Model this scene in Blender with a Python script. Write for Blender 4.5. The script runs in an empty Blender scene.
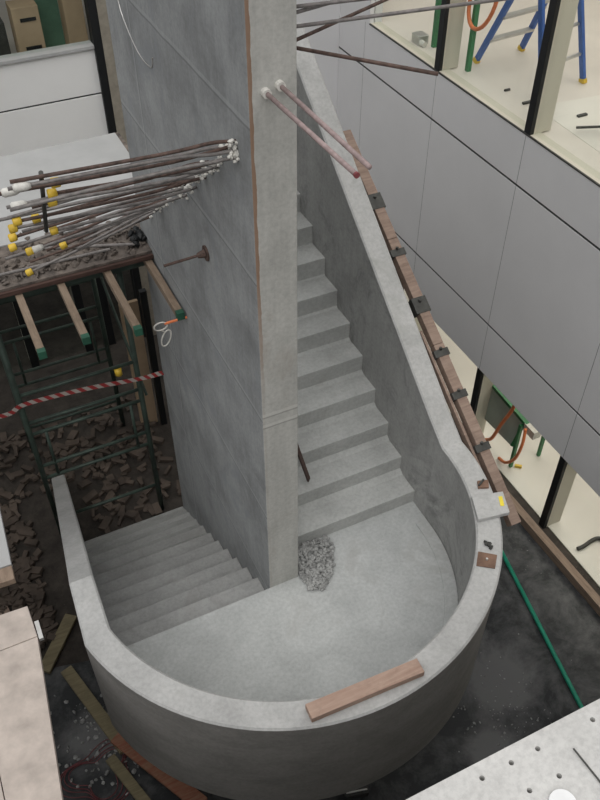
import bpy, bmesh, math, random
from mathutils import Vector, Matrix
random.seed(7)
SC = bpy.context.scene
COL = SC.collection
# ------------------------------------------------------------------ materials
def newmat(name):
    m = bpy.data.materials.new(name); m.use_nodes = True
    nt = m.node_tree; b = nt.nodes['Principled BSDF']
    return m, nt, b
def ramp(nt, fac, stops):
    r = nt.nodes.new('ShaderNodeValToRGB')
    while len(r.color_ramp.elements) < len(stops): r.color_ramp.elements.new(0.5)
    for e, (p, c) in zip(r.color_ramp.elements, stops):
        e.position = p; e.color = (c[0], c[1], c[2], 1) if len(c) == 3 else c
    nt.links.new(fac, r.inputs[0]); return r.outputs[0]
def pos(nt, scale=(1, 1, 1)):
    g = nt.nodes.new('ShaderNodeNewGeometry'); mp = nt.nodes.new('ShaderNodeMapping')
    mp.inputs['Scale'].default_value = scale
    nt.links.new(g.outputs['Position'], mp.inputs[0]); return mp.outputs[0]
def noise(nt, vec, scale, detail=6, rough=.6, dist=0):
    n = nt.nodes.new('ShaderNodeTexNoise'); n.inputs['Scale'].default_value = scale
    n.inputs['Detail'].default_value = detail; n.inputs['Roughness'].default_value = rough
    n.inputs['Distortion'].default_value = dist
    nt.links.new(vec, n.inputs['Vector']); return n.outputs['Fac']
def mixc(nt, fac, a, b, mode='MIX'):
    m = nt.nodes.new('ShaderNodeMix'); m.data_type = 'RGBA'; m.blend_type = mode
    if isinstance(fac, float): m.inputs[0].default_value = fac
    else: nt.links.new(fac, m.inputs[0])
    for i, v in ((6, a), (7, b)):
        if isinstance(v, tuple): m.inputs[i].default_value = (*v, 1)
        else: nt.links.new(v, m.inputs[i])
    return m.outputs[2]
def math_(nt, op, a, b=0.0, c=None):
    m = nt.nodes.new('ShaderNodeMath'); m.operation = op
    for i, v in enumerate((a, b, c)):
        if v is None: continue
        if isinstance(v, (int, float)): m.inputs[i].default_value = v
        else: nt.links.new(v, m.inputs[i])
    return m.outputs[0]
def bump(nt, b, h, strength, dist=.01):
    bp = nt.nodes.new('ShaderNodeBump'); bp.inputs['Strength'].default_value = strength
    bp.inputs['Distance'].default_value = dist
    nt.links.new(h, bp.inputs['Height']); nt.links.new(bp.outputs[0], b.inputs['Normal'])
def plain(name, c, rough=.6, metal=0, var=.12, scale=12):
    m, nt, b = newmat(name)
    f = noise(nt, pos(nt), scale)
    d = tuple(max(0, x*(1-var*2)) for x in c); l = tuple(min(1, x*(1+var)) for x in c)
    nt.links.new(ramp(nt, f, [(.3, d), (.7, l)]), b.inputs['Base Color'])
    b.inputs['Roughness'].default_value = rough; b.inputs['Metallic'].default_value = metal
    return m
def concrete(name, c, stretch=(1, 1, 1), var=.16, stain=None, stain_amt=.3, joints=(), vjoints=(), bmp=.25, rust_edge=False, streak=0):
    m, nt, b = newmat(name)
    big = noise(nt, pos(nt, stretch), 2.2, 8, .62, .4)
    d = tuple(x*(1-var*1.5) for x in c); l = tuple(min(1, x*(1+var)) for x in c)
    col = ramp(nt, big, [(.3, d), (.52, c), (.72, l)])
    fine = noise(nt, pos(nt), 38, 5, .7)
    col = mixc(nt, 1.0, col, ramp(nt, fine, [(.3, (.84, .84, .84)), (.6, (1.04, 1.04, 1.04))]), 'MULTIPLY')
    if streak:
        s = noise(nt, pos(nt, (9, 9, .55)), 2.0, 5, .6)
        col = mixc(nt, 1.0, col, ramp(nt, s, [(.35, (1-streak,)*3), (.62, (1, 1, 1))]), 'MULTIPLY')
    if stain:
        sf = noise(nt, pos(nt, (1.3, 1.3, 1.0)), 1.7, 7, .7, .8)
        sf2 = ramp(nt, sf, [(.54, (0, 0, 0)), (.68, (stain_amt,)*3)])
        col = mixc(nt, sf2, col, stain)
    g = nt.nodes.new('ShaderNodeNewGeometry'); sx = nt.nodes.new('ShaderNodeSeparateXYZ')
    nt.links.new(g.outputs['Position'], sx.inputs[0])
    wob = noise(nt, pos(nt), 3.0, 3)
    for ax, lst in ((2, joints), (1, vjoints)):
        for z in lst:
            t = math_(nt, 'ADD', sx.outputs[ax], math_(nt, 'MULTIPLY', math_(nt, 'SUBTRACT', wob, .5), .02))
            e = math_(nt, 'ABSOLUTE', math_(nt, 'SUBTRACT', t, z))
            k = math_(nt, 'LESS_THAN', e, .006)
            col = mixc(nt, math_(nt, 'MULTIPLY', k, .55), col, tuple(x*.45 for x in c))
            e2 = math_(nt, 'ABSOLUTE', math_(nt, 'SUBTRACT', t, z+.02))
            k2 = math_(nt, 'LESS_THAN', e2, .012)
            col = mixc(nt, math_(nt, 'MULTIPLY', k2, .35), col, tuple(min(1, x*1.35) for x in c))
    if rust_edge:   # rusty weep line down the left arris of the nose
        w = noise(nt, pos(nt, (1, 1, 1)), 4.0, 4)
        e = math_(nt, 'ABSOLUTE', math_(nt, 'ADD', sx.outputs[0], -.004))
        k = math_(nt, 'LESS_THAN', e, math_(nt, 'MULTIPLY', w, .034))
        k = math_(nt, 'MULTIPLY', k, math_(nt, 'LESS_THAN', sx.outputs[1], .03))
        hi = ramp(nt, math_(nt, 'MULTIPLY', sx.outputs[2], .25), [(.50, (.08, .08, .08)), (.72, (.85, .85, .85))])
        col = mixc(nt, math_(nt, 'MULTIPLY', k, hi), col, (.24, .13, .07))
    nt.links.new(col, b.inputs['Base Color'])
    b.inputs['Roughness'].default_value = .82
    bump(nt, b, mixc(nt, .5, big, fine), bmp, .01)
    return m
M = {}
M['landing'] = concrete('poured_concrete_floor', (.46, .47, .46), var=.13, stain=(.36, .355, .34), stain_amt=.6, bmp=.15)
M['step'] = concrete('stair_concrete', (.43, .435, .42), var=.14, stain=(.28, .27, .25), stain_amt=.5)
M['step_left'] = concrete('shaded_stair_concrete', (.34, .34, .33), var=.14, stain=(.25, .24, .225), stain_amt=.5)  # stair concrete darkened in colour to imitate shade on the left flight
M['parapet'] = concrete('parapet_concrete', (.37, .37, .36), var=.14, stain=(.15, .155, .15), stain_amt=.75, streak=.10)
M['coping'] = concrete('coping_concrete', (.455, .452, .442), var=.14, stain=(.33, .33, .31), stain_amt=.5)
M['outer'] = concrete('shaded_outer_face_concrete', (.22, .212, .20), (1, 1, 2.5), var=.14, stain=(.17, .16, .15), stain_amt=.5)  # brownish formwork tint, darkened further to stand in for blocked light
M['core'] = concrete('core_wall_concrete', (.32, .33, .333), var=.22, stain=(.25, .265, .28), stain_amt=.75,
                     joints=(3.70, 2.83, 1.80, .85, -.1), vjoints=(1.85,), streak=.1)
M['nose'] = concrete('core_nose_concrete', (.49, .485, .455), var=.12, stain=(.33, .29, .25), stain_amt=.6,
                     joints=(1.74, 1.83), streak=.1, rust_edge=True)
M['pale_slab'] = concrete('pale_slab_concrete', (.60, .59, .57), var=.10, stain=(.5, .49, .46), stain_amt=.4, bmp=.1)
M['panel'] = plain('grey_cladding', (.74, .735, .74), .45, 0, .02, 1.5)
M['panel_far'] = plain('pale_cladding', (.86, .855, .84), .5, 0, .02, 1.5)
M['joint_grey'] = plain('grey_sealant', (.22, .22, .22), .8)
M['tan_jamb'] = plain('tan_jamb', (.30, .27, .22), .8)
M['lid'] = plain('white_plastic', (.85, .85, .85), .5, 0, .03)
M['joint'] = plain('panel_joint_sealant', (.05, .05, .05), .8)
M['black'] = plain('black_metal', (.006, .007, .008), .6)
M['beige'] = plain('beige_metal', (.60, .56, .47), .5, 0, .03, 2)
M['cream'] = plain('cream_floor', (.72, .66, .60), .45, 0, .05, 1.2)
M['white_floor'] = plain('white_floor', (.76, .72, .66), .45, 0, .06, 1.2)
M['rebar'] = plain('rusty_rebar', (.13, .085, .07), .7, .3, .3, 30)
M['rebar_grey'] = plain('grey_rebar', (.24, .22, .21), .6, .3, .2, 30)
M['rebar_pink'] = plain('pinkish_tube', (.36, .27, .26), .6, 0, .15, 30)
M['yellow'] = plain('yellow_plastic', (.75, .50, .05), .45, 0, .08)
M['yellow_bright'] = plain('yellow_paint', (.85, .68, .05), .5, 0, .03)
M['white'] = plain('white_tape', (.70, .68, .63), .7, 0, .12, 30)
M['green'] = plain('green_paint', (.03, .20, .07), .45, 0, .15, 6)
M['end_green'] = plain('dull_green_paint', (.02, .10, .06), .6, 0, .2, 8)
M['brightgreen'] = plain('bright_green_pipe', (.02, .32, .20), .4, 0, .1, 6)
M['scaffold'] = plain('scaffold_green', (.05, .075, .06), .55, .2, .25, 8)
M['blue'] = plain('blue_fibreglass', (.05, .13, .42), .4, 0, .08)
M['alu'] = plain('aluminium', (.55, .54, .52), .35, .6, .08)
M['orange'] = plain('orange_hose', (.80, .22, .08), .45, 0, .06)
M['rope'] = plain('white_rope', (.62, .60, .55), .8, 0, .15)
M['steel'] = plain('dark_steel', (.07, .07, .065), .55, .4, .2, 20)
M['rustplate'] = plain('rust_brown_plate', (.22, .13, .09), .7, .2, .2, 14)
M['cardboard'] = plain('cardboard', (.40, .29, .19), .85, 0, .08, 4)
M['greyboard'] = plain('grey_green_board', (.42, .45, .40), .7, 0, .1, 5)
M['glue_green'] = plain('green_board', (.10, .20, .14), .7, 0, .15, 5)
M['red'] = plain('dull_red_cable', (.20, .045, .05), .5)
def wood(name, a, b_, sc=(1.5, 14, 14), grime=.4):
    m, nt, b = newmat(name)
    tc = nt.nodes.new('ShaderNodeTexCoord'); mp = nt.nodes.new('ShaderNodeMapping')
    mp.inputs['Scale'].default_value = sc; nt.links.new(tc.outputs['Object'], mp.inputs[0])
    n = noise(nt, mp.outputs[0], 3.0, 8, .6, .6)
    col = ramp(nt, n, [(.3, a), (.7, b_)])
    g2 = noise(nt, pos(nt), 6, 6, .7)
    col = mixc(nt, ramp(nt, g2, [(.5, (0, 0, 0)), (.72, (grime,)*3)]), col, tuple(x*.45 for x in a))
    nt.links.new(col, b.inputs['Base Color']); b.inputs['Roughness'].default_value = .8
    bump(nt, b, n, .3, .004); return m
M['wood_rail'] = wood('brown_rail_timber', (.22, .15, .115), (.34, .25, .20))
M['wood_red'] = wood('reddish_timber', (.34, .22, .17), (.46, .33, .26))
M['wood_dark'] = wood('dark_red_timber', (.055, .028, .022), (.10, .055, .042))
M['wood_joist'] = wood('joist_timber', (.18, .125, .085), (.29, .22, .16), (14, 1.5, 14))
M['wood_yellow'] = wood('old_yellow_timber', (.17, .14, .08), (.26, .22, .13))
M['board_red'] = wood('red_stained_timber', (.26, .07, .04), (.32, .19, .12))
M['wood_board'] = wood('board_timber', (.20, .14, .10), (.32, .24, .18), (14, 1.5, 14))
M['ply'] = plain('stained_pale_plywood', (.52, .45, .40), .8, 0, .13, 7)
M['deck_pale'] = plain('pale_deck_sheet', (.43, .43, .425), .7, 0, .06, 2)
def speck(name, base, dust, t0, t1, rough=.5, sc=1.6, patches=()):
    m, nt, b = newmat(name)
    n = noise(nt, pos(nt), sc, 12, .72, .3)
    for px_, py_, rr in patches:      # dust spills lying on the sheet
        g = nt.nodes.new('ShaderNodeNewGeometry'); vm = nt.nodes.new('ShaderNodeVectorMath'); vm.operation = 'DISTANCE'
        nt.links.new(g.outputs['Position'], vm.inputs[0]); vm.inputs[1].default_value = (px_, py_, -1.765)
        k = math_(nt, 'SUBTRACT', 1.0, math_(nt, 'DIVIDE', vm.outputs['Value'], rr))
        k = math_(nt, 'MAXIMUM', k, 0.0)
        n = math_(nt, 'ADD', n, math_(nt, 'MULTIPLY', k, .5))
    col = ramp(nt, n, [(t0, base), (t1, dust)])
    v = nt.nodes.new('ShaderNodeTexVoronoi'); v.inputs['Scale'].default_value = 26
    nt.links.new(pos(nt), v.inputs['Vector'])
    k = math_(nt, 'LESS_THAN', v.outputs['Distance'], .12)
    k = math_(nt, 'MULTIPLY', k, math_(nt, 'GREATER_THAN', noise(nt, pos(nt), 1.1, 3), .6))
    col = mixc(nt, math_(nt, 'MULTIPLY', k, .7), col, tuple(min(1, x*1.8) for x in dust))
    nt.links.new(col, b.inputs['Base Color']); b.inputs['Roughness'].default_value = rough
    bump(nt, b, n, .5, .02); return m
M['plastic'] = speck('dusty_black_sheet', (.012, .014, .016), (.14, .14, .14), .46, .76, sc=2.6, patches=((1.9, -.75, .45), (1.95, -.2, .2), (-1.55, .3, .35), (1.5, -1.3, .3)))
M['dirt'] = speck('brown_dirt', (.026, .022, .018), (.075, .062, .052), .35, .7, .95, 5)
M['debris'] = speck('dusty_deck_debris', (.06, .05, .045), (.24, .20, .17), .35, .68, .95, 7)
M['brick'] = plain('broken_brick', (.10, .076, .06), .9, 0, .3, 3)
M['gravel'] = plain('grey_gravel', (.36, .36, .35), .9, 0, .25, 20)
def tape_mat():
    m, nt, b = newmat('red_white_tape')
    g = nt.nodes.new('ShaderNodeNewGeometry'); sx = nt.nodes.new('ShaderNodeSeparateXYZ')
    nt.links.new(g.outputs['Position'], sx.inputs[0])
    t = math_(nt, 'FRACT', math_(nt, 'MULTIPLY', math_(nt, 'ADD', sx.outputs[0], math_(nt, 'MULTIPLY', sx.outputs[2], .8)), 11.0))
    nt.links.new(mixc(nt, math_(nt, 'LESS_THAN', t, .5), (.42, .38, .35), (.30, .03, .03)), b.inputs['Base Color'])
    b.inputs['Roughness'].default_value = .5; return m
M['tape'] = tape_mat()
def glass_mat():
    m, nt, b = newmat('clear_glass'); nt.nodes.remove(b)
    out = [n for n in nt.nodes if n.type == 'OUTPUT_MATERIAL'][0]
    tr = nt.nodes.new('ShaderNodeBsdfTransparent'); tr.inputs[0].default_value = (.95, .97, .955, 1)
    gl = nt.nodes.new('ShaderNodeBsdfGlossy'); gl.inputs['Roughness'].default_value = .02
    lw = nt.nodes.new('ShaderNodeLayerWeight'); lw.inputs[0].default_value = .5
    fr = nt.nodes.new('ShaderNodeMath'); fr.operation = 'MULTIPLY'; fr.inputs[1].default_value = .06; nt.links.new(lw.outputs['Facing'], fr.inputs[0])
    mx = nt.nodes.new('ShaderNodeMixShader')
    nt.links.new(fr.outputs[0], mx.inputs[0]); nt.links.new(tr.outputs[0], mx.inputs[1]); nt.links.new(gl.outputs[0], mx.inputs[2])
    nt.links.new(mx.outputs[0], out.inputs[0]); return m
M['glass'] = glass_mat()
# ------------------------------------------------------------------ mesh helpers
class MB:
    def __init__(s): s.bm = bmesh.new()
    def box(s, x0, x1, y0, y1, z0, z1):
        vs = [s.bm.verts.new(p) for p in ((x0,y0,z0),(x1,y0,z0),(x1,y1,z0),(x0,y1,z0),(x0,y0,z1),(x1,y0,z1),(x1,y1,z1),(x0,y1,z1))]
        for f in ((3,2,1,0),(4,5,6,7),(0,1,5,4),(1,2,6,5),(2,3,7,6),(3,0,4,7)): s.bm.faces.new([vs[i] for i in f])
        return s
    def prism(s, pts, z0, z1):          # pts: ccw xy polygon
        a = [s.bm.verts.new((x, y, z0)) for x, y in pts]; b = [s.bm.verts.new((x, y, z1)) for x, y in pts]
        n = len(pts); s.bm.faces.new(a[::-1]); s.bm.faces.new(b)
        for i in range(n): s.bm.faces.new((a[i], a[(i+1)%n], b[(i+1)%n], b[i]))
        return s
    def bar(s, a, b, w, h, up=(0, 0, 1)):   # rectangular bar from a to b
        a, b = Vector(a), Vector(b); d = (b-a).normalized(); u = Vector(up)
        sd = d.cross(u).normalized(); u = sd.cross(d).normalized()
        vs = []
        for p in (a, b):
            for i, j in ((-1,-1),(1,-1),(1,1),(-1,1)): vs.append(s.bm.verts.new(p + sd*(w/2*i) + u*(h/2*j)))
        for f in ((0,1,2,3),(7,6,5,4),(0,4,5,1),(1,5,6,2),(2,6,7,3),(3,7,4,0)): s.bm.faces.new([vs[i] for i in f])
        return s
    def tube(s, pts, r, seg=10, closed=False):
        pts = [Vector(p) for p in pts]; rings = []; n = len(pts); u = None
        for i, p in enumerate(pts):
            if closed: d = (pts[(i+1)%n]-pts[i-1]).normalized()
            else: d = (pts[min(i+1, n-1)]-pts[max(i-1, 0)]).normalized()
            if u is None:
                u = d.orthogonal().normalized()
            u = (u - d*u.dot(d)).normalized(); v = d.cross(u)
            rr = r[i] if isinstance(r, (list, tuple)) else r
            rings.append([s.bm.verts.new(p + (u*math.cos(t)+v*math.sin(t))*rr) for t in [2*math.pi*k/seg for k in range(seg)]])
        for i in range(n if closed else n-1):
            A, B = rings[i], rings[(i+1)%n]
            for k in range(seg): s.bm.faces.new((A[k], A[(k+1)%seg], B[(k+1)%seg], B[k]))
        if not closed:
            s.bm.faces.new(rings[0][::-1]); s.bm.faces.new(rings[-1])
        return s
    def rock(s, c, r, sq=(1, 1, .7)):
        t = bmesh.ops.create_icosphere(s.bm, subdivisions=1, radius=r)
        rot = Matrix.Rotation(random.random()*6.28, 3, Vector((random.random(), random.random(), random.random()+.1)).normalized())
        for v in t['verts']:
            p = v.co * random.uniform(.78, 1.15); p = Vector((p.x*sq[0], p.y*sq[1], p.z*sq[2]))
            v.co = rot @ p + Vector(c)
        return s
    def build(s, name, mat, parent=None, bevel=0, smooth=False, loc=None):
        bmesh.ops.recalc_face_normals(s.bm, faces=s.bm.faces)
        if loc is not None:
            for v in s.bm.verts: v.co -= Vector(loc)
        me = bpy.data.meshes.new(name); s.bm.to_mesh(me); s.bm.free()
        me.materials.append(M[mat] if isinstance(mat, str) else mat)
        o = bpy.data.objects.new(name, me); COL.objects.link(o)
        if loc is not None: o.location = loc
        if parent is not None: o.parent = parent
        if smooth:
            for p in me.polygons: p.use_smooth = True
        if bevel:
            b = o.modifiers.new('bevel', 'BEVEL'); b.width = bevel; b.segments = 2; b.limit_method = 'ANGLE'
        return o
def tag(o, label=None, cat=None, group=None, kind=None):
    if label: o['label'] = label
    if cat: o['category'] = cat
    if group: o['group'] = group
    if kind: o['kind'] = kind
    return o
def empty(name, label, cat, group=None, kind=None):
    o = bpy.data.objects.new(name, None); o.empty_display_size = .1; COL.objects.link(o)
    return tag(o, label, cat, group, kind)
def smoothpath(pts, n=8):
    P = [Vector(p) for p in pts]; P = [P[0]*2-P[1]] + P + [P[-1]*2-P[-2]]; out = []
    for i in range(1, len(P)-2):
        for k in range(n):
            t = k/n; a, b, c, d = P[i-1], P[i], P[i+1], P[i+2]
            out.append(.5*((2*b)+(c-a)*t+(2*a-5*b+4*c-d)*t*t+(3*b-a-3*c+d)*t**3))
    out.append(P[-2]); return out
FZ = -1.77      # lower floor
UZ = 2.05       # upper floor
RI, TR = .177, .24
# ------------------------------------------------------------------ setting
tag(MB().box(-8, 3.42, -9, 9, FZ-.2, FZ).build('floor', 'dirt'), 'brown dusty ground of the lower level', 'floor', kind='structure')
tag(MB().box(3.42, 13, -9, 12, FZ-.2, FZ+.012).build('floor_right', 'white_floor'), 'white floor inside the right building, lower level', 'floor', kind='structure')
tag(MB().box(3.47, 13, -9, 12, 1.75, UZ).build('floor_upper', 'cream'), 'cream floor inside the right building, upper level', 'floor', kind='structure')
tag(MB().box(-4.5, -4.3, -6.5, 5.4, FZ, 3.2).build('shade_wall_left', 'panel_far'), 'added unseen pale wall shading the atrium from the left', 'wall', kind='structure')  # added out of view to block low daylight from the left
tag(MB().box(-4.3, 3.3, -6.7, -6.5, FZ, 3.2).build('shade_wall_near', 'panel_far'), 'added unseen pale wall shading the atrium from the near side', 'wall', kind='structure')  # added behind the camera, keeps the pit dark
tag(MB().box(3.55, 13, -9, 12, 5.0, 5.2).build('ceiling', 'white'), 'added unseen ceiling keeping daylight off the upper right floor', 'ceiling', kind='structure')  # added above the view to cut sun and sky from the upper interior
# right curtain wall band
XW = 3.35
w = tag(MB().box(XW+.02, XW+.11, -3.8, 5.42, -.67, UZ-.02).build('wall_right', 'joint'), 'grey panelled spandrel band of the right facade', 'wall', kind='structure')
YJ = [.52+1.43*k for k in range(-3, 4)] + [5.4]
rows = [(-.67, -.061), (-.039, 1.559), (1.581, UZ)]
for i in range(len(YJ)-1):
    for z0, z1 in rows:
        MB().box(XW, XW+.03, YJ[i]+.003, min(YJ[i+1], 5.4)-.003, z0, z1).build('panel', 'panel', w, .002)
for z in (-.05, 1.57): MB().box(XW+.002, XW+.02, -3.8, 5.398, z-.0105, z+.0105).build('sealant_joint', 'joint', w)
for y in YJ[:-1]:
    for z0, z1 in rows: MB().box(XW+.001, XW+.02, y-.0025, y+.0025, z0, z1).build('sealant_joint', 'joint_grey', w)
MB().box(XW-.004, XW+.012, -3.8, 4.72, UZ+.001, UZ+.012).build('edge_trim', 'steel', w)
MB().box(XW+.013, XW+.13, -3.8, 4.72, UZ+.001, UZ+.012).build('sill_cap', 'beige', w)
tag(MB().box(XW, 3.5, 4.72, 5.42, UZ-.0, 5.0).build('wall_right_corner', 'panel'), 'tall grey panel in the corner beside the upper window', 'wall', kind='structure')
def mullion(par, x, y, z0, z1, axis='x'):
    if axis == 'x':
        m = MB().box(x+.009, x+.19, y-.037, y+.037, z0, z1).build('mullion', 'beige', par, .003)
        MB().box(x-.035, x+.008, y-.04, y+.04, z0, z1).build('mullion_cap', 'black', m, .003)
    else:
        m = MB().box(y-.045, y+.045, x+.03, x+.20, z0, z1).build('mullion', 'beige', par, .003)
        MB().box(y-.048, y+.048, x-.05, x+.03, z0, z1).build('mullion_cap', 'black', m, .003)
wn = tag(MB().box(XW+.05, XW+.062, -3.8, 4.72, UZ+.012, 4.6).build('window_1', 'glass'), 'clear glazing above the grey band on the right', 'window', kind='structure')
for y in (-2.34, -.91, .52, 1.95, 3.40): mullion(wn, XW+.04, y, UZ+.012, 4.6)
wn = tag(MB().box(XW+.05, XW+.062, -3.8, 5.3, FZ, -.67).build('window_2', 'glass'), 'clear glazing below the grey band on the right', 'window', kind='structure')
for y in (-2.34, -.91, .52, 1.95, 3.38): mullion(wn, XW+.04, y, FZ, -.67)
# far facade
YF = 5.4
w = tag(MB().box(-6, .52, YF+.02, YF+.11, -.67, UZ-.02).build('wall_far', 'joint'), 'pale panelled band of the far facade on the left', 'wall', kind='structure')
XJ = [-5.2, -3.77, -2.34, -.91, .52]
for i in range(4):
    for z0, z1 in rows:
        MB().box(XJ[i]+.002, XJ[i+1]-.002, YF, YF+.03, z0, z1).build('panel', 'panel_far', w, .002)
MB().box(-6, .52, YF-.03, YF+.13, UZ, UZ+.03).build('sill_cap', 'deck_pale', w)
tag(MB().box(.62, 3.5, YF, YF+.2, FZ, 5.0).build('wall_far_corner', 'panel'), 'full height grey panelled wall behind the stair', 'wall', kind='structure')
wn = tag(MB().box(-6, .52, YF+.05, YF+.062, UZ+.03, 4.6).build('window_3', 'glass'), 'glazing above the pale band on the far left', 'window', kind='structure')
for x in (-2.34, -.91): mullion(wn, YF+.04, x, UZ+.03, 4.6, 'y')
m = MB().box(.60, .78, YF-.06, YF+.1, FZ, 4.6).build('mullion', 'tan_jamb', wn); tag(m, 'tan corner jamb')
MB().box(.515, .60, YF-.05, YF+.1, FZ, 4.6).build('mullion_cap', 'black', wn)
wn = tag(MB().box(-6, .52, YF+.05, YF+.062, FZ, -.67).build('window_4', 'glass'), 'dim glazing below the pale band on the far facade', 'window', kind='structure')
for x in (-2.34, -.91, -.2, .1): mullion(wn, YF+.04, x, FZ, -.67, 'y')
tag(MB().box(-6, 3.3, YF+.2, 9.2, 3.3, 3.5).build('shade_ceiling_far', 'white'), 'added unseen ceiling darkening the room behind the far window', 'ceiling', kind='structure')  # added out of view so the far interior stays dimmer
tag(MB().box(-6, 3.3, YF+.15, 9, 1.6, 1.86).build('floor_far', 'cream'), 'floor slab behind the far window', 'floor', kind='structure')
# ------------------------------------------------------------------ staircase
st = empty('concrete_staircase', 'raw grey concrete U shaped staircase with half landing and curved parapet', 'staircase')
CX, CY, RIN, ROUT = .075, -.03, 1.34, 1.516
A1 = math.radians(-164.9)
def arc(r, a0, a1, n): return [(CX+r*math.cos(a0+(a1-a0)*i/n), CY+r*math.sin(a0+(a1-a0)*i/n)) for i in range(n+1)]
lp = arc(RIN+.03, A1, 0, 48) + [(1.43, .26), (.24, .26), (.24, 0.0), (-1.22, 0.0)]
land = MB().prism(lp, -.19, 0).build('landing', 'landing', st)
cvo = arc(RIN-.004, math.radians(-62), math.radians(3), 30); cvi = arc(1.235, math.radians(-62), math.radians(3), 30)
MB().prism(cvo+cvi[::-1], .0005, .012).build('cove_strip', 'landing', st, .005)
def inner_x(y): return -1.205 + (y-.04)*.0474
f = MB()          # right flight waist
x0, x1 = .24, 1.43
ya, yb = .25, .25+TR*12
f.bm.faces.new([f.bm.verts.new(p) for p in ((x0,ya,-.19),(x0,ya,.0),(x0,yb,RI*12-.05),(x0,yb,RI*12-.35))])
f.bm.faces.new([f.bm.verts.new(p) for p in ((x1,ya,-.19),(x1,ya,.0),(x1,yb,RI*12-.05),(x1,yb,RI*12-.35))][::-1])
v = list(f.bm.verts)
for i in range(4): f.bm.faces.new((v[i], v[4+i], v[4+(i+1)%4], v[(i+1)%4]))
fl = f.build('stair_flight', 'step', st)
for k in range(12):
    zt = .137+RI*k; y = .25+TR*k
    b = MB().box(x0+.001, 1.42, y, y+TR+.02, max(zt-RI, .001) if k == 0 else zt-RI, zt).build('step', 'step', fl, .006)
f = MB()          # left flight
ya, yb = 0, TR*10; RL = .172
for x in (inner_x(0)-.02, -.0):
    pass
vs = [f.bm.verts.new(p) for p in ((-1.22,0,-.35),(-1.22,0,-.18),(-1.12,yb,-RL*10-.02),(-1.12,yb,FZ+.002),(-1.22,1.75,FZ+.002),
                                  (-.002,0,-.35),(-.002,0,-.18),(-.002,yb,-RL*10-.02),(-.002,yb,FZ+.002),(-.002,1.75,FZ+.002))]
f.bm.faces.new(vs[:5]); f.bm.faces.new(vs[5:][::-1])
for i in range(5): f.bm.faces.new((vs[i], vs[5+i], vs[5+(i+1)%5], vs[(i+1)%5]))
fl = f.build('stair_flight', 'step', st)
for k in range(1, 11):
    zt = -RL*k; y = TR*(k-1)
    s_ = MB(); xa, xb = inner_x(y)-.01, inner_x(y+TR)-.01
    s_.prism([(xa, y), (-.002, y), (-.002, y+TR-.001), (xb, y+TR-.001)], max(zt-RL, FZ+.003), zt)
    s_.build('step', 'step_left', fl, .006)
# parapet: sections (inner xy, outer xy, top, bottom)
S = []
n = 14
for i in range(n+1):
    y = 2.75*(1-i/n); y0 = y-.03
    S.append(((1.415, y), (1.591, y), .9+.775*max(0, y-.02), -.17+.74*max(0, y-.12)))
N = 56
for i in range(1, N+1):
    a = A1*i/N
    S.append(((CX+RIN*math.cos(a), CY+RIN*math.sin(a)), (CX+ROUT*math.cos(a), CY+ROUT*math.sin(a)), .9, -.17))
S.append(((-1.207, 0.04), (-1.362, .04), .9, -.17))
for i in range(1, 9):
    y = .04+3.06*i/8
    S.append(((-1.205+(y-.04)*.0474, y), (-1.36+(y-.04)*.052, y), .9-.75*(y-.04), max(-.25-.74*y, FZ+.002)))
p = MB(); rings = []
for a, b, zt, zb in S:
    c = .012
    dx, dy = b[0]-a[0], b[1]-a[1]; L = math.hypot(dx, dy); dx, dy = dx/L, dy/L
    prof = [(a[0], a[1], zb), (a[0], a[1], zt-c), (a[0]+dx*c, a[1]+dy*c, zt), (b[0]-dx*c, b[1]-dy*c, zt), (b[0], b[1], zt-c), (b[0], b[1], zb)]
    rings.append([p.bm.verts.new(q) for q in prof])
top_faces = []
for A, B in zip(rings, rings[1:]):
    for k in range(6):
        fc = p.bm.faces.new((A[k], A[(k+1)%6], B[(k+1)%6], B[k]))
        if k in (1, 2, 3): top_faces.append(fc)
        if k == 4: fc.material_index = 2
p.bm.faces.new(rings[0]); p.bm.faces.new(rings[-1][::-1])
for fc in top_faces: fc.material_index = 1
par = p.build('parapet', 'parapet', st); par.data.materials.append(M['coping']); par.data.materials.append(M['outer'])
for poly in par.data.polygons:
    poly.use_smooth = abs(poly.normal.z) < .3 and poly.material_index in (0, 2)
mod = par.modifiers.new('es', 'EDGE_SPLIT'); mod.split_angle = math.radians(25)
# core wall between the flights
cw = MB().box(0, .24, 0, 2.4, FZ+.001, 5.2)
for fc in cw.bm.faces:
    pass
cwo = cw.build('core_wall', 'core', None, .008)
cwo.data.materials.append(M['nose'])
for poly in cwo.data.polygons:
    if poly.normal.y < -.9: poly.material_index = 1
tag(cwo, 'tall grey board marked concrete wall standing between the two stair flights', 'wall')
# ------------------------------------------------------------------ things on the stair
g = MB()
poly = [(.30, .235), (.60, .235), (.60, .12), (.50, -.08), (.36, -.20), (.26, -.15), (.255, .0)]
def inside(x, y):
    c = False; j = len(poly)-1
    for i in range(len(poly)):
        if (poly[i][1] > y) != (poly[j][1] > y) and x < (poly[j][0]-poly[i][0])*(y-poly[i][1])/(poly[j][1]-poly[i][1])+poly[i][0]: c = not c
        j = i
    return c
cnt = 0
while cnt < 620:
    x, y = random.uniform(.24, .62), random.uniform(-.22, .25)
    if not inside(x, y): continue
    r = random.uniform(.010, .021)
    ed = min(1, (x-.25)*6+.4)
    g.rock((x, y, r*.6+random.random()*.028*ed), r); cnt += 1
tag(g.build('gravel', 'gravel'), 'small heap of grey gravel on the landing against the bottom step', 'gravel', kind='stuff')
t = MB().bar((-.37, -1.405, .928), (.345, -1.435, .928), .095, .05).build('timber_plank', 'wood_red', None, .004)
tag(t, 'short reddish brown timber plank lying on the curved parapet top', 'plank')
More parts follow.
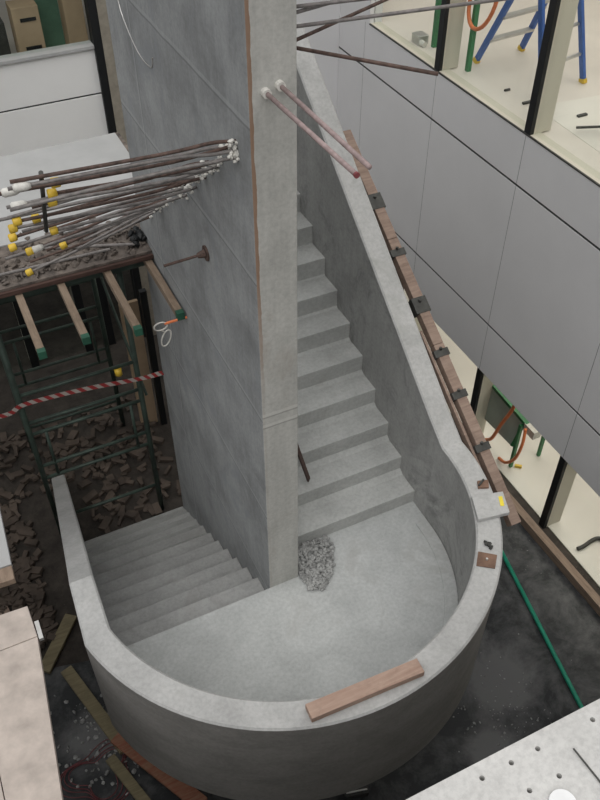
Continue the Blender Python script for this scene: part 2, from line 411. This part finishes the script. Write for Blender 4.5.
# collar + marks
c = MB().prism([(1.475, -.50), (1.16+.08, -.68)[:2], (1.50, -.74), (1.60, -.545), (1.40, -.47)][:0] or [(1.26, -.685), (1.49, -.725), (1.555, -.553), (1.335, -.493)], .901, .935)
c = c.build('cover_block', 'coping', None, .004); tag(c, 'thin grey cement cap with yellow mark across the right parapet top', 'cap')
k = MB().prism([(1.462, -.655), (1.487, -.665), (1.522, -.59), (1.497, -.58)], .936, .939).build('yellow_mark', 'yellow_bright', c)
pl = MB().prism([(1.053, -.975), (1.149, -1.046), (1.222, -.965), (1.126, -.888)], .901, .909).build('steel_plate', 'rustplate', None, .001)
tag(pl, 'small square rust brown steel plate bolted to the parapet top', 'plate')
MB().tube([(1.137, -.968, .905), (1.137, -.968, .925)], .008, 8).build('bolt', 'alu', pl)
lm = MB(); [lm.rock((1.215+random.uniform(-.012, .012), -.875+random.uniform(-.03, .03), .915), .017) for _ in range(7)]
tag(lm.build('tar_lump', 'steel'), 'small black lump on the parapet beside the rusty plate', 'lump')
br = MB().prism([(1.43, -.44), (1.50, -.47), (1.535, -.41), (1.46, -.385)], .901, .918).build('steel_fitting', 'rustplate', None, .001)
tag(br, 'small dark rusty fitting on the parapet above the grey cap', 'fitting')
MB().tube([(1.44, -.43, .925), (1.50, -.40, .925)], .008, 8).build('pin', 'steel', br)
sk = MB().bar((.262, .29, 1.56), (.61, .58, .335), .014, .035).build('timber_lath', 'wood_dark', None)
tag(sk, 'dark wooden lath leaning on the wall from the second step of the right flight', 'lath')
# timber rail outside right parapet
rail = empty('timber_edge_rail', 'long brown timber rail with black clamps along the outside of the right parapet', 'rail')
def rz(y): return .951+.638*y-.04
for a, b in ((-.60, .62), (.622, 1.38), (1.382, 2.2)):
    MB().bar((1.705, a, rz(a)), (1.705, b, rz(b)), .085, .075).build('rail_plank', 'wood_rail', rail, .003)
MB().bar((1.625, -.45, rz(-.45)-.02), (1.625, .75, rz(.75)-.02), .022, .06).build('packing_strip', 'wood_rail', rail, .002)
for i, y in enumerate((1.66, 1.28, .90, .56, .27, -.09)):
    w_ = .11 if i in (0, 2) else .05
    b = MB().bar((1.70, y-w_/2, rz(y-w_/2)), (1.70, y+w_/2, rz(y+w_/2)), .125, .085).build('clamp', 'steel', rail, .003)
    MB().tube([(1.70, y, rz(y)+.04), (1.70, y, rz(y)+.065)], .012, 8).build('bolt', 'steel', b)
# posts carrying the rail down to the floor
for y in (.1, 1.2, 2.1):
    MB().box(1.67, 1.73, y-.03, y+.03, FZ, rz(y)-.03).build('post', 'wood_rail', rail)
# ------------------------------------------------------------------ rods
NOSE = [((.08, 0, 3.865), (.105, -.80, 3.86)), ((.15, 0, 3.885), (.165, -.80, 3.875))]
for i, (a, b) in enumerate(NOSE):
    o = empty('reinforcing_rod', ('pinkish rod from the front edge of the tall wall, left of the pair', 'pinkish rod from the front edge of the tall wall, right of the pair')[i], 'rod', 'pair of rods from the wall nose')
    MB().tube([a, b], .011, 12).build('rod', 'rebar_pink', o, smooth=True)
    MB().tube([a, (a[0], -.03, a[2])], .022, 10).build('tape_wrap', 'white', o)
    if i == 0: MB().tube([(b[0], b[1]-.0, b[2]), (b[0], b[1]-.012, b[2])], .0125, 10).build('end_cap', 'red', o)
RB = [((.24, .033, 4.166), (.783, .116, 4.18), 'topmost'), ((.24, .036, 4.19), (1.166, -.125, 4.20), 'second from the top'),
      ((.24, .02, 4.114), (1.983, -.195, 4.12), 'longest, crossing before the window'),
      ((.24, .03, 4.05), (1.95, .765, 4.05), 'angled up and away'), ((.24, .014, 4.025), (.646, -.493, 4.03), 'angled down towards the viewer')]
for a, b, wd in RB:
    o = MB().tube([a, b], .0085, 10).build('reinforcing_rod', 'rebar_grey' if 'longest' in wd or 'top' in wd else 'rebar', None, smooth=True)
    tag(o, 'bare rod right of the tall wall, '+wd, 'rod', 'rods on the right of the wall')
LB = [((0,0.180,3.565),(-1.057,0.230,3.583),0),((0,0.174,3.521),(-1.074,0.224,3.556),2),((0,0.166,3.488),(-1.090,0.216,3.458),0),
  ((0,0.337,3.460),(-0.855,0.387,3.446),1),((0,0.394,3.361),(-0.873,0.444,3.362),1),((0,0.547,3.222),(-0.863,0.597,3.232),1),
  ((0,0.673,3.189),(-1.073,0.723,3.125),0),((0,0.672,3.123),(-1.044,0.722,3.094),1),((0,0.851,3.025),(-0.929,0.901,2.978),1),
  ((0,0.849,2.968),(-1.061,0.899,2.953),1),((0,1.056,2.880),(-1.060,1.106,2.771),1),((0,1.060,2.803),(-0.826,1.110,2.750),1),
  ((0,1.282,2.720),(-1.061,1.332,2.565),1),((0,1.328,2.630),(-0.966,1.378,2.480),3),((0,1.594,2.479),(-0.722,1.644,2.291),1),
  ((0,1.724,2.345),(-0.970,1.774,2.064),1),((0,1.998,2.202),(-0.508,2.048,2.035),0),((0,1.977,2.139),(-0.918,2.027,1.980),0)]
LB += [((0,.26,3.50),(-1.12,.30,3.50),2),((0,.45,3.30),(-1.08,.52,3.30),2),((0,.60,3.25),(-.95,.66,3.19),0),((0,.78,3.07),(-1.13,.85,3.05),0),
  ((0,.95,2.92),(-1.0,1.0,2.86),0),((0,1.16,2.78),(-.80,1.2,2.70),0),((0,1.42,2.60),(-.88,1.46,2.44),0),((0,1.52,2.50),(-1.1,1.55,2.36),0),((0,1.66,2.40),(-.62,1.7,2.20),0),((0,1.85,2.27),(-.80,1.9,2.12),0)]
LB.sort(key=lambda q: -q[0][2])
ORD = ('topmost second third fourth fifth sixth seventh eighth ninth tenth eleventh twelfth thirteenth fourteenth fifteenth sixteenth seventeenth eighteenth nineteenth twentieth '
       'twenty-first twenty-second twenty-third twenty-fourth twenty-fifth twenty-sixth twenty-seventh lowest').split()
for i, (a, b, kind) in enumerate(LB):
    wd = ORD[i] if i in (0, 27) else ORD[i]+' from the top'
    lab = {0: 'bare', 1: 'yellow capped', 2: 'white wrapped', 3: 'taped yellow capped'}[kind]
    o = empty('reinforcing_rod', '%s rod on the left face of the tall wall, %s' % (lab, wd), 'rod', 'rods on the left of the wall')
    a, b = Vector(a), Vector(b)
    mid = a.lerp(b, .35) + Vector((0, 0, .02*math.sin(i*2.3)))
    path = smoothpath([a, a.lerp(b, .12)+Vector((0, 0, .012*math.cos(i*1.7))), mid, b], 5)
    MB().tube(path, .0095, 8).build('rod', 'rebar' if i % 5 in (0, 2) else 'rebar_grey', o, smooth=True)
    d = (b-a).normalized()
    pg = MB()
    for _ in range(7): pg.rock(a+Vector((-random.uniform(.0, .05), random.uniform(-.02, .02), random.uniform(-.025, .02))), random.uniform(.009, .018))
    pg.build('mortar_plug', 'white', o)
    if kind in (1, 3): MB().tube([b-d*.035, b-d*.03, b+d*.005, b+d*.012], [.017, .024, .026, .02], 12).build('safety_cap', 'yellow', o, smooth=True)
    if kind in (2, 3): MB().tube([b-d*.10, b-d*.08, b-d*.03, b-d*.02][:4], [.013, .021, .022, .014], 10).build('tape_wrap', 'white', o, smooth=True)
# the spacer bar tied across the rods
o = MB().tube([(-.90, .37, 3.52), (-.885, .85, 2.92)], .012, 8).build('spacer_bar', 'steel', None); tag(o, 'short black bar tied across the left rods', 'bar')
# ------------------------------------------------------------------ formwork deck
DZ = 1.75
dk = empty('formwork_deck', 'raised timber formwork deck with debris on scaffold to the left of the wall', 'deck')
MB().prism([(-3.2, 2.12), (-.002, 2.12), (-.002, 2.402), (.34, 2.402), (.34, 4.12), (-3.2, 4.12)], DZ-.02, DZ).build('deck_board', 'debris', dk)
MB().box(-3.2, -.004, 2.09, 2.118, DZ-.055, DZ-.021).build('edge_board', 'wood_dark', dk)
JX = [(-1.40, 2.4, 1.40), (-1.05, 2.5, 1.38), (-.735, 2.5, 1.40), (-.375, 2.5, 1.33), (-.045, 2.5, 1.37)]
for x, yb, ye in JX:
    j = MB().box(x-.027, x+.027, ye, 2.395 if x > -.1 else 4.0, DZ-.125, DZ-.066).build('joist', 'wood_joist', dk, .003)
    MB().box(x-.028, x+.028, ye-.004, ye+.045, DZ-.126, DZ-.065).build('painted_end', 'end_green', j)
MB().box(-3.2, -.004, 2.25, 2.33, DZ-.21, DZ-.127).build('bearer', 'scaffold', dk)
MB().box(-3.2, .1, 3.8, 3.88, DZ-.21, DZ-.127).build('bearer', 'scaffold', dk)
ps = MB().prism([(-3.0, 2.78), (-.1, 2.62), (.30, 2.9), (.30, 4.1), (-3.0, 4.1)], DZ+.001, DZ+.012)
ps = ps.build('pale_sheet', 'deck_pale', None); tag(ps, 'pale grey board sheet covering the back of the formwork deck', 'board')
d = MB()
for _ in range(380):
    x = random.uniform(-1.5, -.03); y = random.triangular(2.14, 2.8, 2.2)
    d.rock((x, y, DZ+.012), random.uniform(.008, .035), (1.3, 1, .4))
tag(d.build('deck_rubble', 'debris'), 'loose brown grey rubble along the front of the formwork deck', 'rubble', kind='stuff')
for i, (a, b) in enumerate([((-.75, 2.45, DZ+.04), (-.10, 2.2, DZ+.04)), ((-.55, 2.62, DZ+.05), (-.05, 2.5, DZ+.05)), ((-1.2, 2.25, DZ+.04), (-.3, 2.22, DZ+.04))]):
    o = MB().tube([a, b], .012, 8).build('loose_rod', 'rebar_grey', None)
    tag(o, ('loose grey rod slanting across the rubble on the deck', 'short loose rod on the deck near the wall', 'loose rod lying along the front edge of the deck')[i], 'rod', 'loose rods on the deck')
d = MB()
for _ in range(14): d.rock((random.uniform(-.12, -.02), random.uniform(2.2, 2.38), DZ+.03+random.random()*.05), .035)
tag(d.build('black_rag', 'black'), 'crumpled black rag on the deck corner beside the wall', 'rag')
# scaffold frame below deck
def frame(y, name, lab, x0=-1.275, x1=-.21):
    s_ = empty(name, lab, 'scaffold', 'scaffold frames')
    for x in (x0, x1): MB().tube([(x, y, FZ+.003), (x, y, DZ-.135)], .026, 12).build('standard', 'scaffold', s_, smooth=True)
    for z in (.375, .03, -.115, -.55, -.72, -1.35):
        MB().tube([(x0, y, z), (x1, y, z)], .017, 10).build('ledger', 'scaffold', s_, smooth=True)
    for x in (x0+.14, x1-.12): MB().tube([(x, y, -.115), (x, y, -.72)], .015, 10).build('strut', 'scaffold', s_, smooth=True)
    return s_
s1 = frame(2.5, 'tubular_scaffold', 'dark green tubular scaffold frame nearest under the formwork deck')
MB().tube([(-.381, 2.49, .29), (-.381, 2.49, .36)], .035, 10).build('clip', 'yellow', s1, smooth=True)
s2 = frame(3.9, 'tubular_scaffold', 'dark green scaffold frame further back under the deck')
for x, n_ in ((-1.29, 'left'), (-.155, 'right')):
    o = MB().tube([(x, 2.53, -.1), (x, 3.86, .55)], .014, 8).build('scaffold_brace', 'scaffold', None)
    tag(o, 'thin diagonal brace joining the two scaffold frames on the %s' % n_, 'brace', 'scaffold braces')
tp = MB()
pts = [Vector((-1.75, 2.45, .30)), Vector((-1.4, 2.46, .245)), Vector((-1.235, 2.46, .30)), Vector((-.7, 2.46, .265)), Vector((-.21, 2.46, .19)), Vector((-.01, 2.35, .28))]
pp = smoothpath(pts, 6)
for a, b in zip(pp, pp[1:]): tp.bar(a, b, .002, .05)
o = tp.build('barrier_tape', 'tape'); tag(o, 'red and white striped barrier tape strung across the scaffold', 'tape')
# post and tan board behind scaffold
o = MB().box(.20, .27, 3.70, 3.76, FZ+.001, .2).build('black_post', 'black'); tag(o, 'thin black post standing behind the scaffold beside the wall', 'post')
o = MB().box(-.02, .18, 3.78, 3.82, FZ+.001, .05).build('tan_board', 'cardboard'); tag(o, 'tan board standing upright beside the black post', 'board')
# rod with washer plate on the core wall
o = empty('tie_rod', 'rusty tie rod with round washer plate sticking out of the left wall face', 'rod')
MB().tube([(0, .78, 2.555), (-.27, .80, 2.53)], .009, 8).build('rod', 'rebar', o)
MB().tube([(-.002, .78, 2.555), (-.012, .78, 2.555)], .05, 14).build('washer_plate', 'rebar', o)
MB().tube([(-.012, .78, 2.555), (-.06, .783, 2.55)], [.028, .016], 8).build('nut', 'rebar', o)
o = MB().tube([(0, 1.376, 1.629), (-.17, 1.39, 1.615)], .01, 8).build('orange_pin', 'orange'); tag(o, 'short orange red pin in the wall below the timber joist end', 'pin')
lo = MB()
cc = Vector((-.18, 1.39, 1.60))
lo.tube([cc+Vector((.05*math.cos(t)-.02, 0, .035*math.sin(t))) for t in [k*6.283/16 for k in range(16)]], .006, 6, True)
lo.tube([cc+Vector((.035*math.cos(t)+.01+.02*math.sin(t), 0, .07*math.sin(t)-.12)) for t in [k*6.283/18 for k in range(18)]], .006, 6, True)
lo.tube([cc+Vector((-.02, 0, -.035)), cc+Vector((.0, 0, -.055))], .006, 6)
tag(lo.build('rope_loop', 'rope', smooth=True), 'looped white rope hanging from the orange pin', 'rope')
o = MB().tube(smoothpath([(-.002, 2.10, 3.72), (-.002, 2.0, 3.55), (-.002, 1.75, 3.42), (-.002, 1.50, 3.42), (-.002, 1.44, 3.5)], 6), .0035, 6).build('tie_wire', 'alu')
tag(o, 'thin curled pale wire on the left wall face near its top', 'wire')
# ------------------------------------------------------------------ ground around
pz = MB().prism([(-1.25, -3.5), (3.30, -3.5), (3.30, 1.6), (1.0, 1.6), (.4, .3), (-.4, .0), (-1.05, 1.0), (-2.6, 1.35), (-2.6, -3.5)], FZ+.001, FZ+.006).build('plastic_sheet', 'plastic')
tag(pz, 'dusty black plastic sheet covering the ground around the curved landing', 'sheet')
rb = MB()
for _ in range(620):
    x = random.uniform(-2.3, .1); y = random.uniform(1.4, 4.3)
    if (-1.6 < x and y < 2.45) or (-1.55 < x < -.9 and y < 3.3): x = random.uniform(-2.3, -1.62)
    a = random.random()*6.28; l = random.uniform(.025, .085)
    z = FZ+random.uniform(.02, .06); dz = random.uniform(-.02, .02)
    rb.bar((x-l*math.cos(a), y-l*math.sin(a), z-dz), (x+l*math.cos(a), y+l*math.sin(a), z+dz), random.uniform(.03, .085), random.uniform(.02, .055))
tag(rb.build('brick_rubble', 'brick'), 'heap of broken brown brick beyond the left flight under the scaffold', 'rubble', kind='stuff')
bd = [((-1.63, 1.06, -1.725), (-1.36, .10, -1.725), .11, .04, 'wood_yellow', 'old yellowish board on the ground below the left parapet'),
      ((-1.40, .24, -1.69), (-.93, -.62, -1.69), .13, .035, 'board_red', 'reddish brown board tucked below the curved wall at the lower left'),
      ((-1.50, .10, -1.735), (-1.16, -.95, -1.735), .09, .045, 'wood_yellow', 'narrow yellowish batten beneath the reddish board'),
      ((-1.44, 1.60, -1.73), (-1.82, 1.13, -1.73), .12, .035, 'wood_yellow', 'short greenish board between the left deck and the parapet'),
      ((-1.99, 1.55, -1.72), (-2.05, 1.95, -1.72), .15, .035, 'wood_rail', 'short dark board lying on the rubble by the left deck')]
for a, b, wd, h_, mt, lab in bd:
    tag(MB().bar(a, b, wd, h_).build('loose_board', mt, None, .003), lab, 'board', 'boards on the ground')
cb = MB(); pts = []
for k in range(240):
    t = k*.105; r = .13+.05*math.sin(k*.31)+.00035*k
    pts.append((-1.62+r*1.4*math.cos(t), .02+r*1.2*math.sin(t), FZ+.02+.012*math.sin(k*.17)))
cb.tube(pts, .004, 6)
tag(cb.build('cable_coil', 'red', smooth=True), 'tangled dull red cable on the ground at the lower left', 'cable')
db = MB()
for _ in range(150):
    db.rock((random.gauss(-1.55, .22), random.gauss(.25, .3), FZ+.012), random.uniform(.008, .03), (1, 1, .5))
for _ in range(160):
    db.rock((random.gauss(1.75, .25), random.gauss(-1.0, .35), FZ+.01), random.uniform(.004, .013), (1, 1, .5))
tag(db.build('ground_grit', 'gravel'), 'scattered grit and chips on the black sheet', 'grit', kind='stuff')
o = MB().bar((.16, -1.05, -1.72), (.35, -1.10, -1.72), .055, .08).build('metal_bracket', 'steel', None, .004)
tag(o, 'small metal channel on the ground below the middle of the curved wall', 'bracket')
MB().tube([(.17, -1.052, -1.675), (.34, -1.098, -1.675)], .008, 8).build('strip', 'alu', o)
o = MB().tube([(2.84, .76, FZ+.03), (2.10, -2.9, FZ+.03)], .021, 12).build('green_pipe', 'brightgreen', None, smooth=True)
tag(o, 'long bright green pipe lying on the black sheet', 'pipe')
o = MB().bar((3.215, 1.05, FZ+.06), (3.275, -3.2, FZ+.06), .085, .11).build('edge_timber', 'wood_board', None, .004)
tag(o, 'long brown timber on the ground along the foot of the right glazing', 'timber')
# left foreground scaffold decks
def deck(name, lab, polys, z, mats):
    e = empty(name, lab, 'platform', 'decks on the left edge')
    for (pts, mt, nm) in polys: MB().prism(pts, z-.05, z).build(nm, mt, e, .003)
    return e
e = deck('work_platform', 'pale stained plywood platform at the lower left edge', [
    ([(-2.6, -.31), (-1.625, -.31), (-1.632, -.08), (-2.6, -.03)], 'ply', 'deck_board'),
    ([(-2.01, -2.6), (-1.86, -2.6), (-1.625, -.315), (-1.98, -.315)], 'ply', 'deck_board'),
    ([(-2.6, -2.6), (-2.015, -2.6), (-1.985, -.315), (-2.6, -.315)], 'ply', 'deck_board')], 1.0, None)
for x, y in ((-2.0, -.4), (-2.1, -2.4), (-2.5, -.4), (-2.5, -2.4)): MB().box(x-.03, x+.03, y-.03, y+.03, FZ+.007, .95).build('leg', 'scaffold', e)
bk = MB().prism([(-1.62, -.33), (-1.595, -.33), (-1.595, -.20), (-1.62, -.20)], .965, .99).build('clip_bracket', 'alu', e)
e = deck('work_platform', 'second pale platform at the left edge above the rubble', [
    ([(-2.6, .31), (-1.655, .27), (-1.62, .98), (-2.6, 1.05)], 'deck_pale', 'deck_board'),
    ([(-2.6, .19), (-1.66, .15), (-1.655, .26), (-2.6, .30)], 'wood_board', 'edge_board')], 1.0, None)
for x, y in ((-2.0, .35), (-2.0, .85), (-2.5, .35), (-2.5, .85)): MB().box(x-.03, x+.03, y-.03, y+.03, FZ+.007, .95).build('leg', 'scaffold', e)
# holed slab at lower right
pd = MB().box(-3.0, 3.32, -6.5, -2.375, 1.88, 2.1)
pdo = pd.build('floor_slab', 'pale_slab', None)
cut = MB()
for x, y in ((.15, -2.435), (.02, -2.435), (-.12, -2.435), (.43, -2.435), (.16, -2.56), (.02, -2.555)):
    cut.tube([(x, y, 2.13), (x, y, 1.86)], .011, 14)
co = cut.build('tmp_cut', 'black')
md = pdo.modifiers.new('holes', 'BOOLEAN'); md.object = co; md.operation = 'DIFFERENCE'; md.solver = 'EXACT'
dg = bpy.context.evaluated_depsgraph_get(); nm = bpy.data.meshes.new_from_object(pdo.evaluated_get(dg))
pdo.modifiers.clear(); pdo.data = nm; bpy.data.objects.remove(co)
tag(pdo, 'pale concrete slab with small bolt holes at the lower right corner', 'slab')
o = MB().tube([(.275, -2.50, 2.112), (.29, -2.68, 2.106)], .004, 8).build('steel_pin', 'steel'); tag(o, 'thin grey metal pin lying on the pale holed slab', 'pin')
o = MB().tube([(.10, -2.655, 2.101), (.10, -2.655, 2.12)], [.056, .054], 28).build('white_lid', 'lid'); tag(o, 'round white lid on the pale holed slab', 'lid')
# ------------------------------------------------------------------ upper right interior
lad = empty('step_ladder', 'blue fibreglass stepladder with yellow feet behind the upper right glazing', 'ladder')
AP = [(3.90, 2.86, 3.15), (4.36, 2.93, 3.15)]
FA = [(3.82, 3.41, UZ), (4.40, 3.46, UZ)]; FB = [(3.885, 2.44, UZ), (4.47, 2.57, UZ)]
for F_ in (FA, FB):
    for s_ in (0, 1):
        a = Vector(F_[s_]); b = Vector(AP[s_])+Vector((0, .04 if F_ is FA else -.05, 0))
        rl = MB().bar(a+(b-a)*.02, b, .03, .058, (0, 1, 0)).build('rail', 'blue', lad)
        MB().bar(a+Vector((0, 0, .001)), a.lerp(b, .035), .042, .07, (0, 1, 0)).build('foot', 'yellow', rl)
    for k in range(1, 5):
        t = k*.23
        p0 = Vector(F_[0]).lerp(Vector(AP[0]), t); p1 = Vector(F_[1]).lerp(Vector(AP[1]), t)
        MB().bar(p0, p1, .07 if F_ is FA else .03, .022).build('tread', 'alu', lad)
MB().box(3.86, 4.40, 2.80, 3.0, 3.15, 3.19).build('top_cap', 'blue', lad)
for (x, y, lab) in ((3.635, 3.27, 'green post standing inside the glazing beside the blue ladder'), (3.65, 3.91, 'green post behind the left black mullion of the upper window')):
    o = MB().box(x-.022, x+.022, y-.022, y+.022, UZ+.001, 4.4).build('green_post', 'green'); tag(o, lab, 'post', 'green posts upstairs')
lp_ = [(3.62, 3.02+.20*math.cos(t), 2.78+.27*math.sin(t)-.12*math.cos(t)) for t in [k*6.283/28 for k in range(28)]]
o = MB().tube([(3.585, p[1]+.10, p[2]+.0) for p in lp_], .019, 10, True).build('hose_loop', 'orange', None, smooth=True)
tag(o, 'loop of orange hose hanging by the green post upstairs', 'hose')
o = empty('junction_box', 'small grey box on the sill left of the upper right window', 'box')
MB().box(3.52, 3.64, 4.0, 4.14, UZ+.001, UZ+.09).build('body', 'alu', o, .006)
MB().tube([(3.55, 4.0, UZ+.03), (3.55, 3.93, UZ+.03)], .03, 10).build('connector', 'white', o)
for (x, y, s_, lab) in ((3.715, 2.736, .03, 'tiny dark scrap on the cream floor beside the black mullion'), (3.72, 2.44, .045, 'small grey offcut on the cream floor near the sill'), (4.01, 2.02, .05, 'small grey offcut on the white sheet below the ladder foot')):
    tag(MB().box(x-s_, x+s_, y-s_*.3, y+s_*.3, UZ+.003, UZ+.02).build('scrap', 'steel'), lab, 'scrap', 'scraps on the upstairs floor')
tag(MB().prism([(3.7, 1.0), (4.8, 1.0), (4.8, 2.25), (3.75, 2.35)], UZ+.0005, UZ+.003).build('floor_sheet', 'white_floor'), 'white protective sheet on the floor upstairs right', 'sheet')
o = empty('folding_stand', 'white tubular stand with dark crossbar at the right edge upstairs', 'stand')
MB().tube([(3.74, 1.78, UZ+.06), (4.15, 1.62, UZ+.06)], .012, 8).build('crossbar', 'steel', o)
MB().tube([(3.85, 1.45, UZ+.02), (4.1, 1.45, UZ+.5)], .022, 10).build('leg', 'white', o)
MB().tube([(4.28, 1.45, UZ+.02), (4.05, 1.45, UZ+.5)], .022, 10).build('leg', 'white', o)
# lower right interior
tb = empty('panel_trolley', 'green framed trolley with grey board top behind the lower right glazing', 'trolley')
c0, c1, c2, c3 = Vector((3.575, 2.02, -1.0)), Vector((3.56, 1.98, -1.5)), Vector((3.56, 1.41, -1.46)), Vector((3.60, 1.352, -1.08))
b = MB()
b.bm.faces.new([b.bm.verts.new(p) for p in (c0, c1, c2, c3)]); 
bo = b.build('board', 'greyboard', tb); sm = bo.modifiers.new('sol', 'SOLIDIFY'); sm.thickness = .03; sm.offset = 0
MB().bar(c0+Vector((0,.02,.03)), c3+Vector((0,-.05,.03)), .05, .04).build('top_rail', 'green', tb)
MB().bar(c3, c2, .035, .035).build('side_rail', 'green', tb)
MB().bar(c3+Vector((.02, -.03, -.0)), c3+Vector((.02, -.20, 0)), .10, .10).build('white_block', 'white', tb)
for p in (c3+Vector((-.04,.0,0)), c0): MB().bar(p+Vector((0, 0, 0)), (p.x, p.y, FZ+.013), .035, .035, (0, 1, 0)).build('leg', 'green', tb)
for p in (c3, c0): MB().bar(p+Vector((.35, 0, 0)), (p.x+.35, p.y, FZ+.013), .035, .035, (0, 1, 0)).build('leg', 'green', tb)
MB().bar(c3, c3+Vector((.35, 0, 0)), .035, .035).build('end_rail', 'green', tb)
MB().bar(c0, c0+Vector((.35, 0, 0)), .035, .035).build('end_rail', 'green', tb)
hp = smoothpath([(3.49, 1.44, -.60), (3.49, 1.46, -.89), (3.49, 1.58, -1.26), (3.49, 1.67, -1.56), (3.52, 1.80, -1.73)], 8)
tag(MB().tube(hp, .02, 10).build('orange_hose', 'orange', None, smooth=True), 'orange hose running down in front of the grey board', 'hose')
hp = smoothpath([(3.53, 1.25, -1.03), (3.49, 1.20, -1.21), (3.48, 1.24, -1.47), (3.48, 1.36, -1.66), (3.50, 1.50, -1.735)], 8)
tag(MB().tube(hp, .018, 10).build('orange_hose', 'orange', None, smooth=True), 'orange hose curling round the green leg below the trolley', 'hose')
hp = smoothpath([(3.50, .10, FZ+.035), (3.58, .10, FZ+.035), (3.76, .12, FZ+.035), (3.92, .05, FZ+.035), (4.5, .1, FZ+.035)], 8)
tag(MB().tube(hp, .022, 10).build('grey_cable', 'steel', None, smooth=True), 'dark cable on the white floor at the right edge', 'cable')
tag(MB().bar((3.66, 1.28, FZ+.03), (3.60, 1.33, FZ+.03), .03, .03).build('yellow_clip', 'yellow'), 'small yellow clip on the white floor near the orange hose', 'clip')
# far left interior
for (x0, x1, y0, z1, mt, lab) in ((-.17, .10, 5.75, 2.42, 'cardboard', 'tan cardboard stack behind the far window, left of the green board'),
                                  (.36, .56, 5.8, 2.55, 'cardboard', 'tan cardboard stack behind the far window beside the black mullion'),
                                  (.10, .36, 6.05, 2.5, 'glue_green', 'green board between two cardboard stacks behind the far window'),
                                  (-1.1, -.24, 5.9, 2.25, 'steel', 'dark crate at the left edge behind the far window')):
    o = MB().box(x0, x1, y0, y0+.25, 1.861, z1).build('cardboard_box' if mt == 'cardboard' else 'stored_board', mt, None, .005)
    tag(o, lab, 'box' if mt in ('cardboard', 'steel') else 'board')
    if 'left of' in lab:
        for z in (2.0, 2.28): MB().box(-.10, .06, y0-.006, y0-.001, z, z+.035).build('strap_slot', 'black', o)
# ------------------------------------------------------------------ camera and light
cam = bpy.data.cameras.new('camera'); co = bpy.data.objects.new('camera', cam); COL.objects.link(co)
pitch = math.atan2(825, 845); yaw = math.atan2(568, 845*math.cos(pitch)+825*math.sin(pitch))
co.location = (-1.351, -3.335, 5.5); co.rotation_euler = (math.pi/2-pitch, 0, -yaw)
cam.sensor_fit = 'VERTICAL'; cam.sensor_height = 24; cam.lens = 24*845/800; cam.clip_start = .05
SC.camera = co
wd = bpy.data.worlds.new('overcast_sky'); SC.world = wd; wd.use_nodes = True; nt = wd.node_tree
bg = nt.nodes['Background']
tc = nt.nodes.new('ShaderNodeTexCoord'); sx = nt.nodes.new('ShaderNodeSeparateXYZ'); nt.links.new(tc.outputs['Generated'], sx.inputs[0])
c = ramp(nt, sx.outputs[2], [(.0, (.05, .05, .052)), (.3, (.22, .225, .235)), (.8, (1.15, 1.15, 1.15))])
nt.links.new(c, bg.inputs[0]); bg.inputs[1].default_value = 1.0
def area(name, loc, size, energy, col, rot=(0, 0, 0)):
    l = bpy.data.lights.new(name, 'AREA'); l.shape = 'RECTANGLE'; l.size, l.size_y = size; l.energy = energy; l.color = col
    o = bpy.data.objects.new(name, l); o.location = loc; o.rotation_euler = rot; COL.objects.link(o); return o
area('ceiling_lamp_upper', (6.2, 2.0, 4.9), (4, 8), 140, (1, .94, .87))
area('ceiling_lamp_lower', (5.2, 1.5, 1.70), (3, 7), 150, (1, .93, .84))
sun = bpy.data.lights.new('soft_daylight', 'SUN'); sun.angle = math.radians(45); sun.energy = 1.0; sun.color = (1, .99, .97)
so = bpy.data.objects.new('soft_daylight', sun); COL.objects.link(so); so.rotation_euler = Vector((-.36, -.52, .85)).to_track_quat('Z', 'Y').to_euler(); so.location = (0, -3, 9)
SC.view_settings.view_transform = 'Standard'; SC.view_settings.look = 'None'; SC.view_settings.gamma = 1
SC.view_settings.use_curve_mapping = False; SC.view_settings.exposure = 0.0
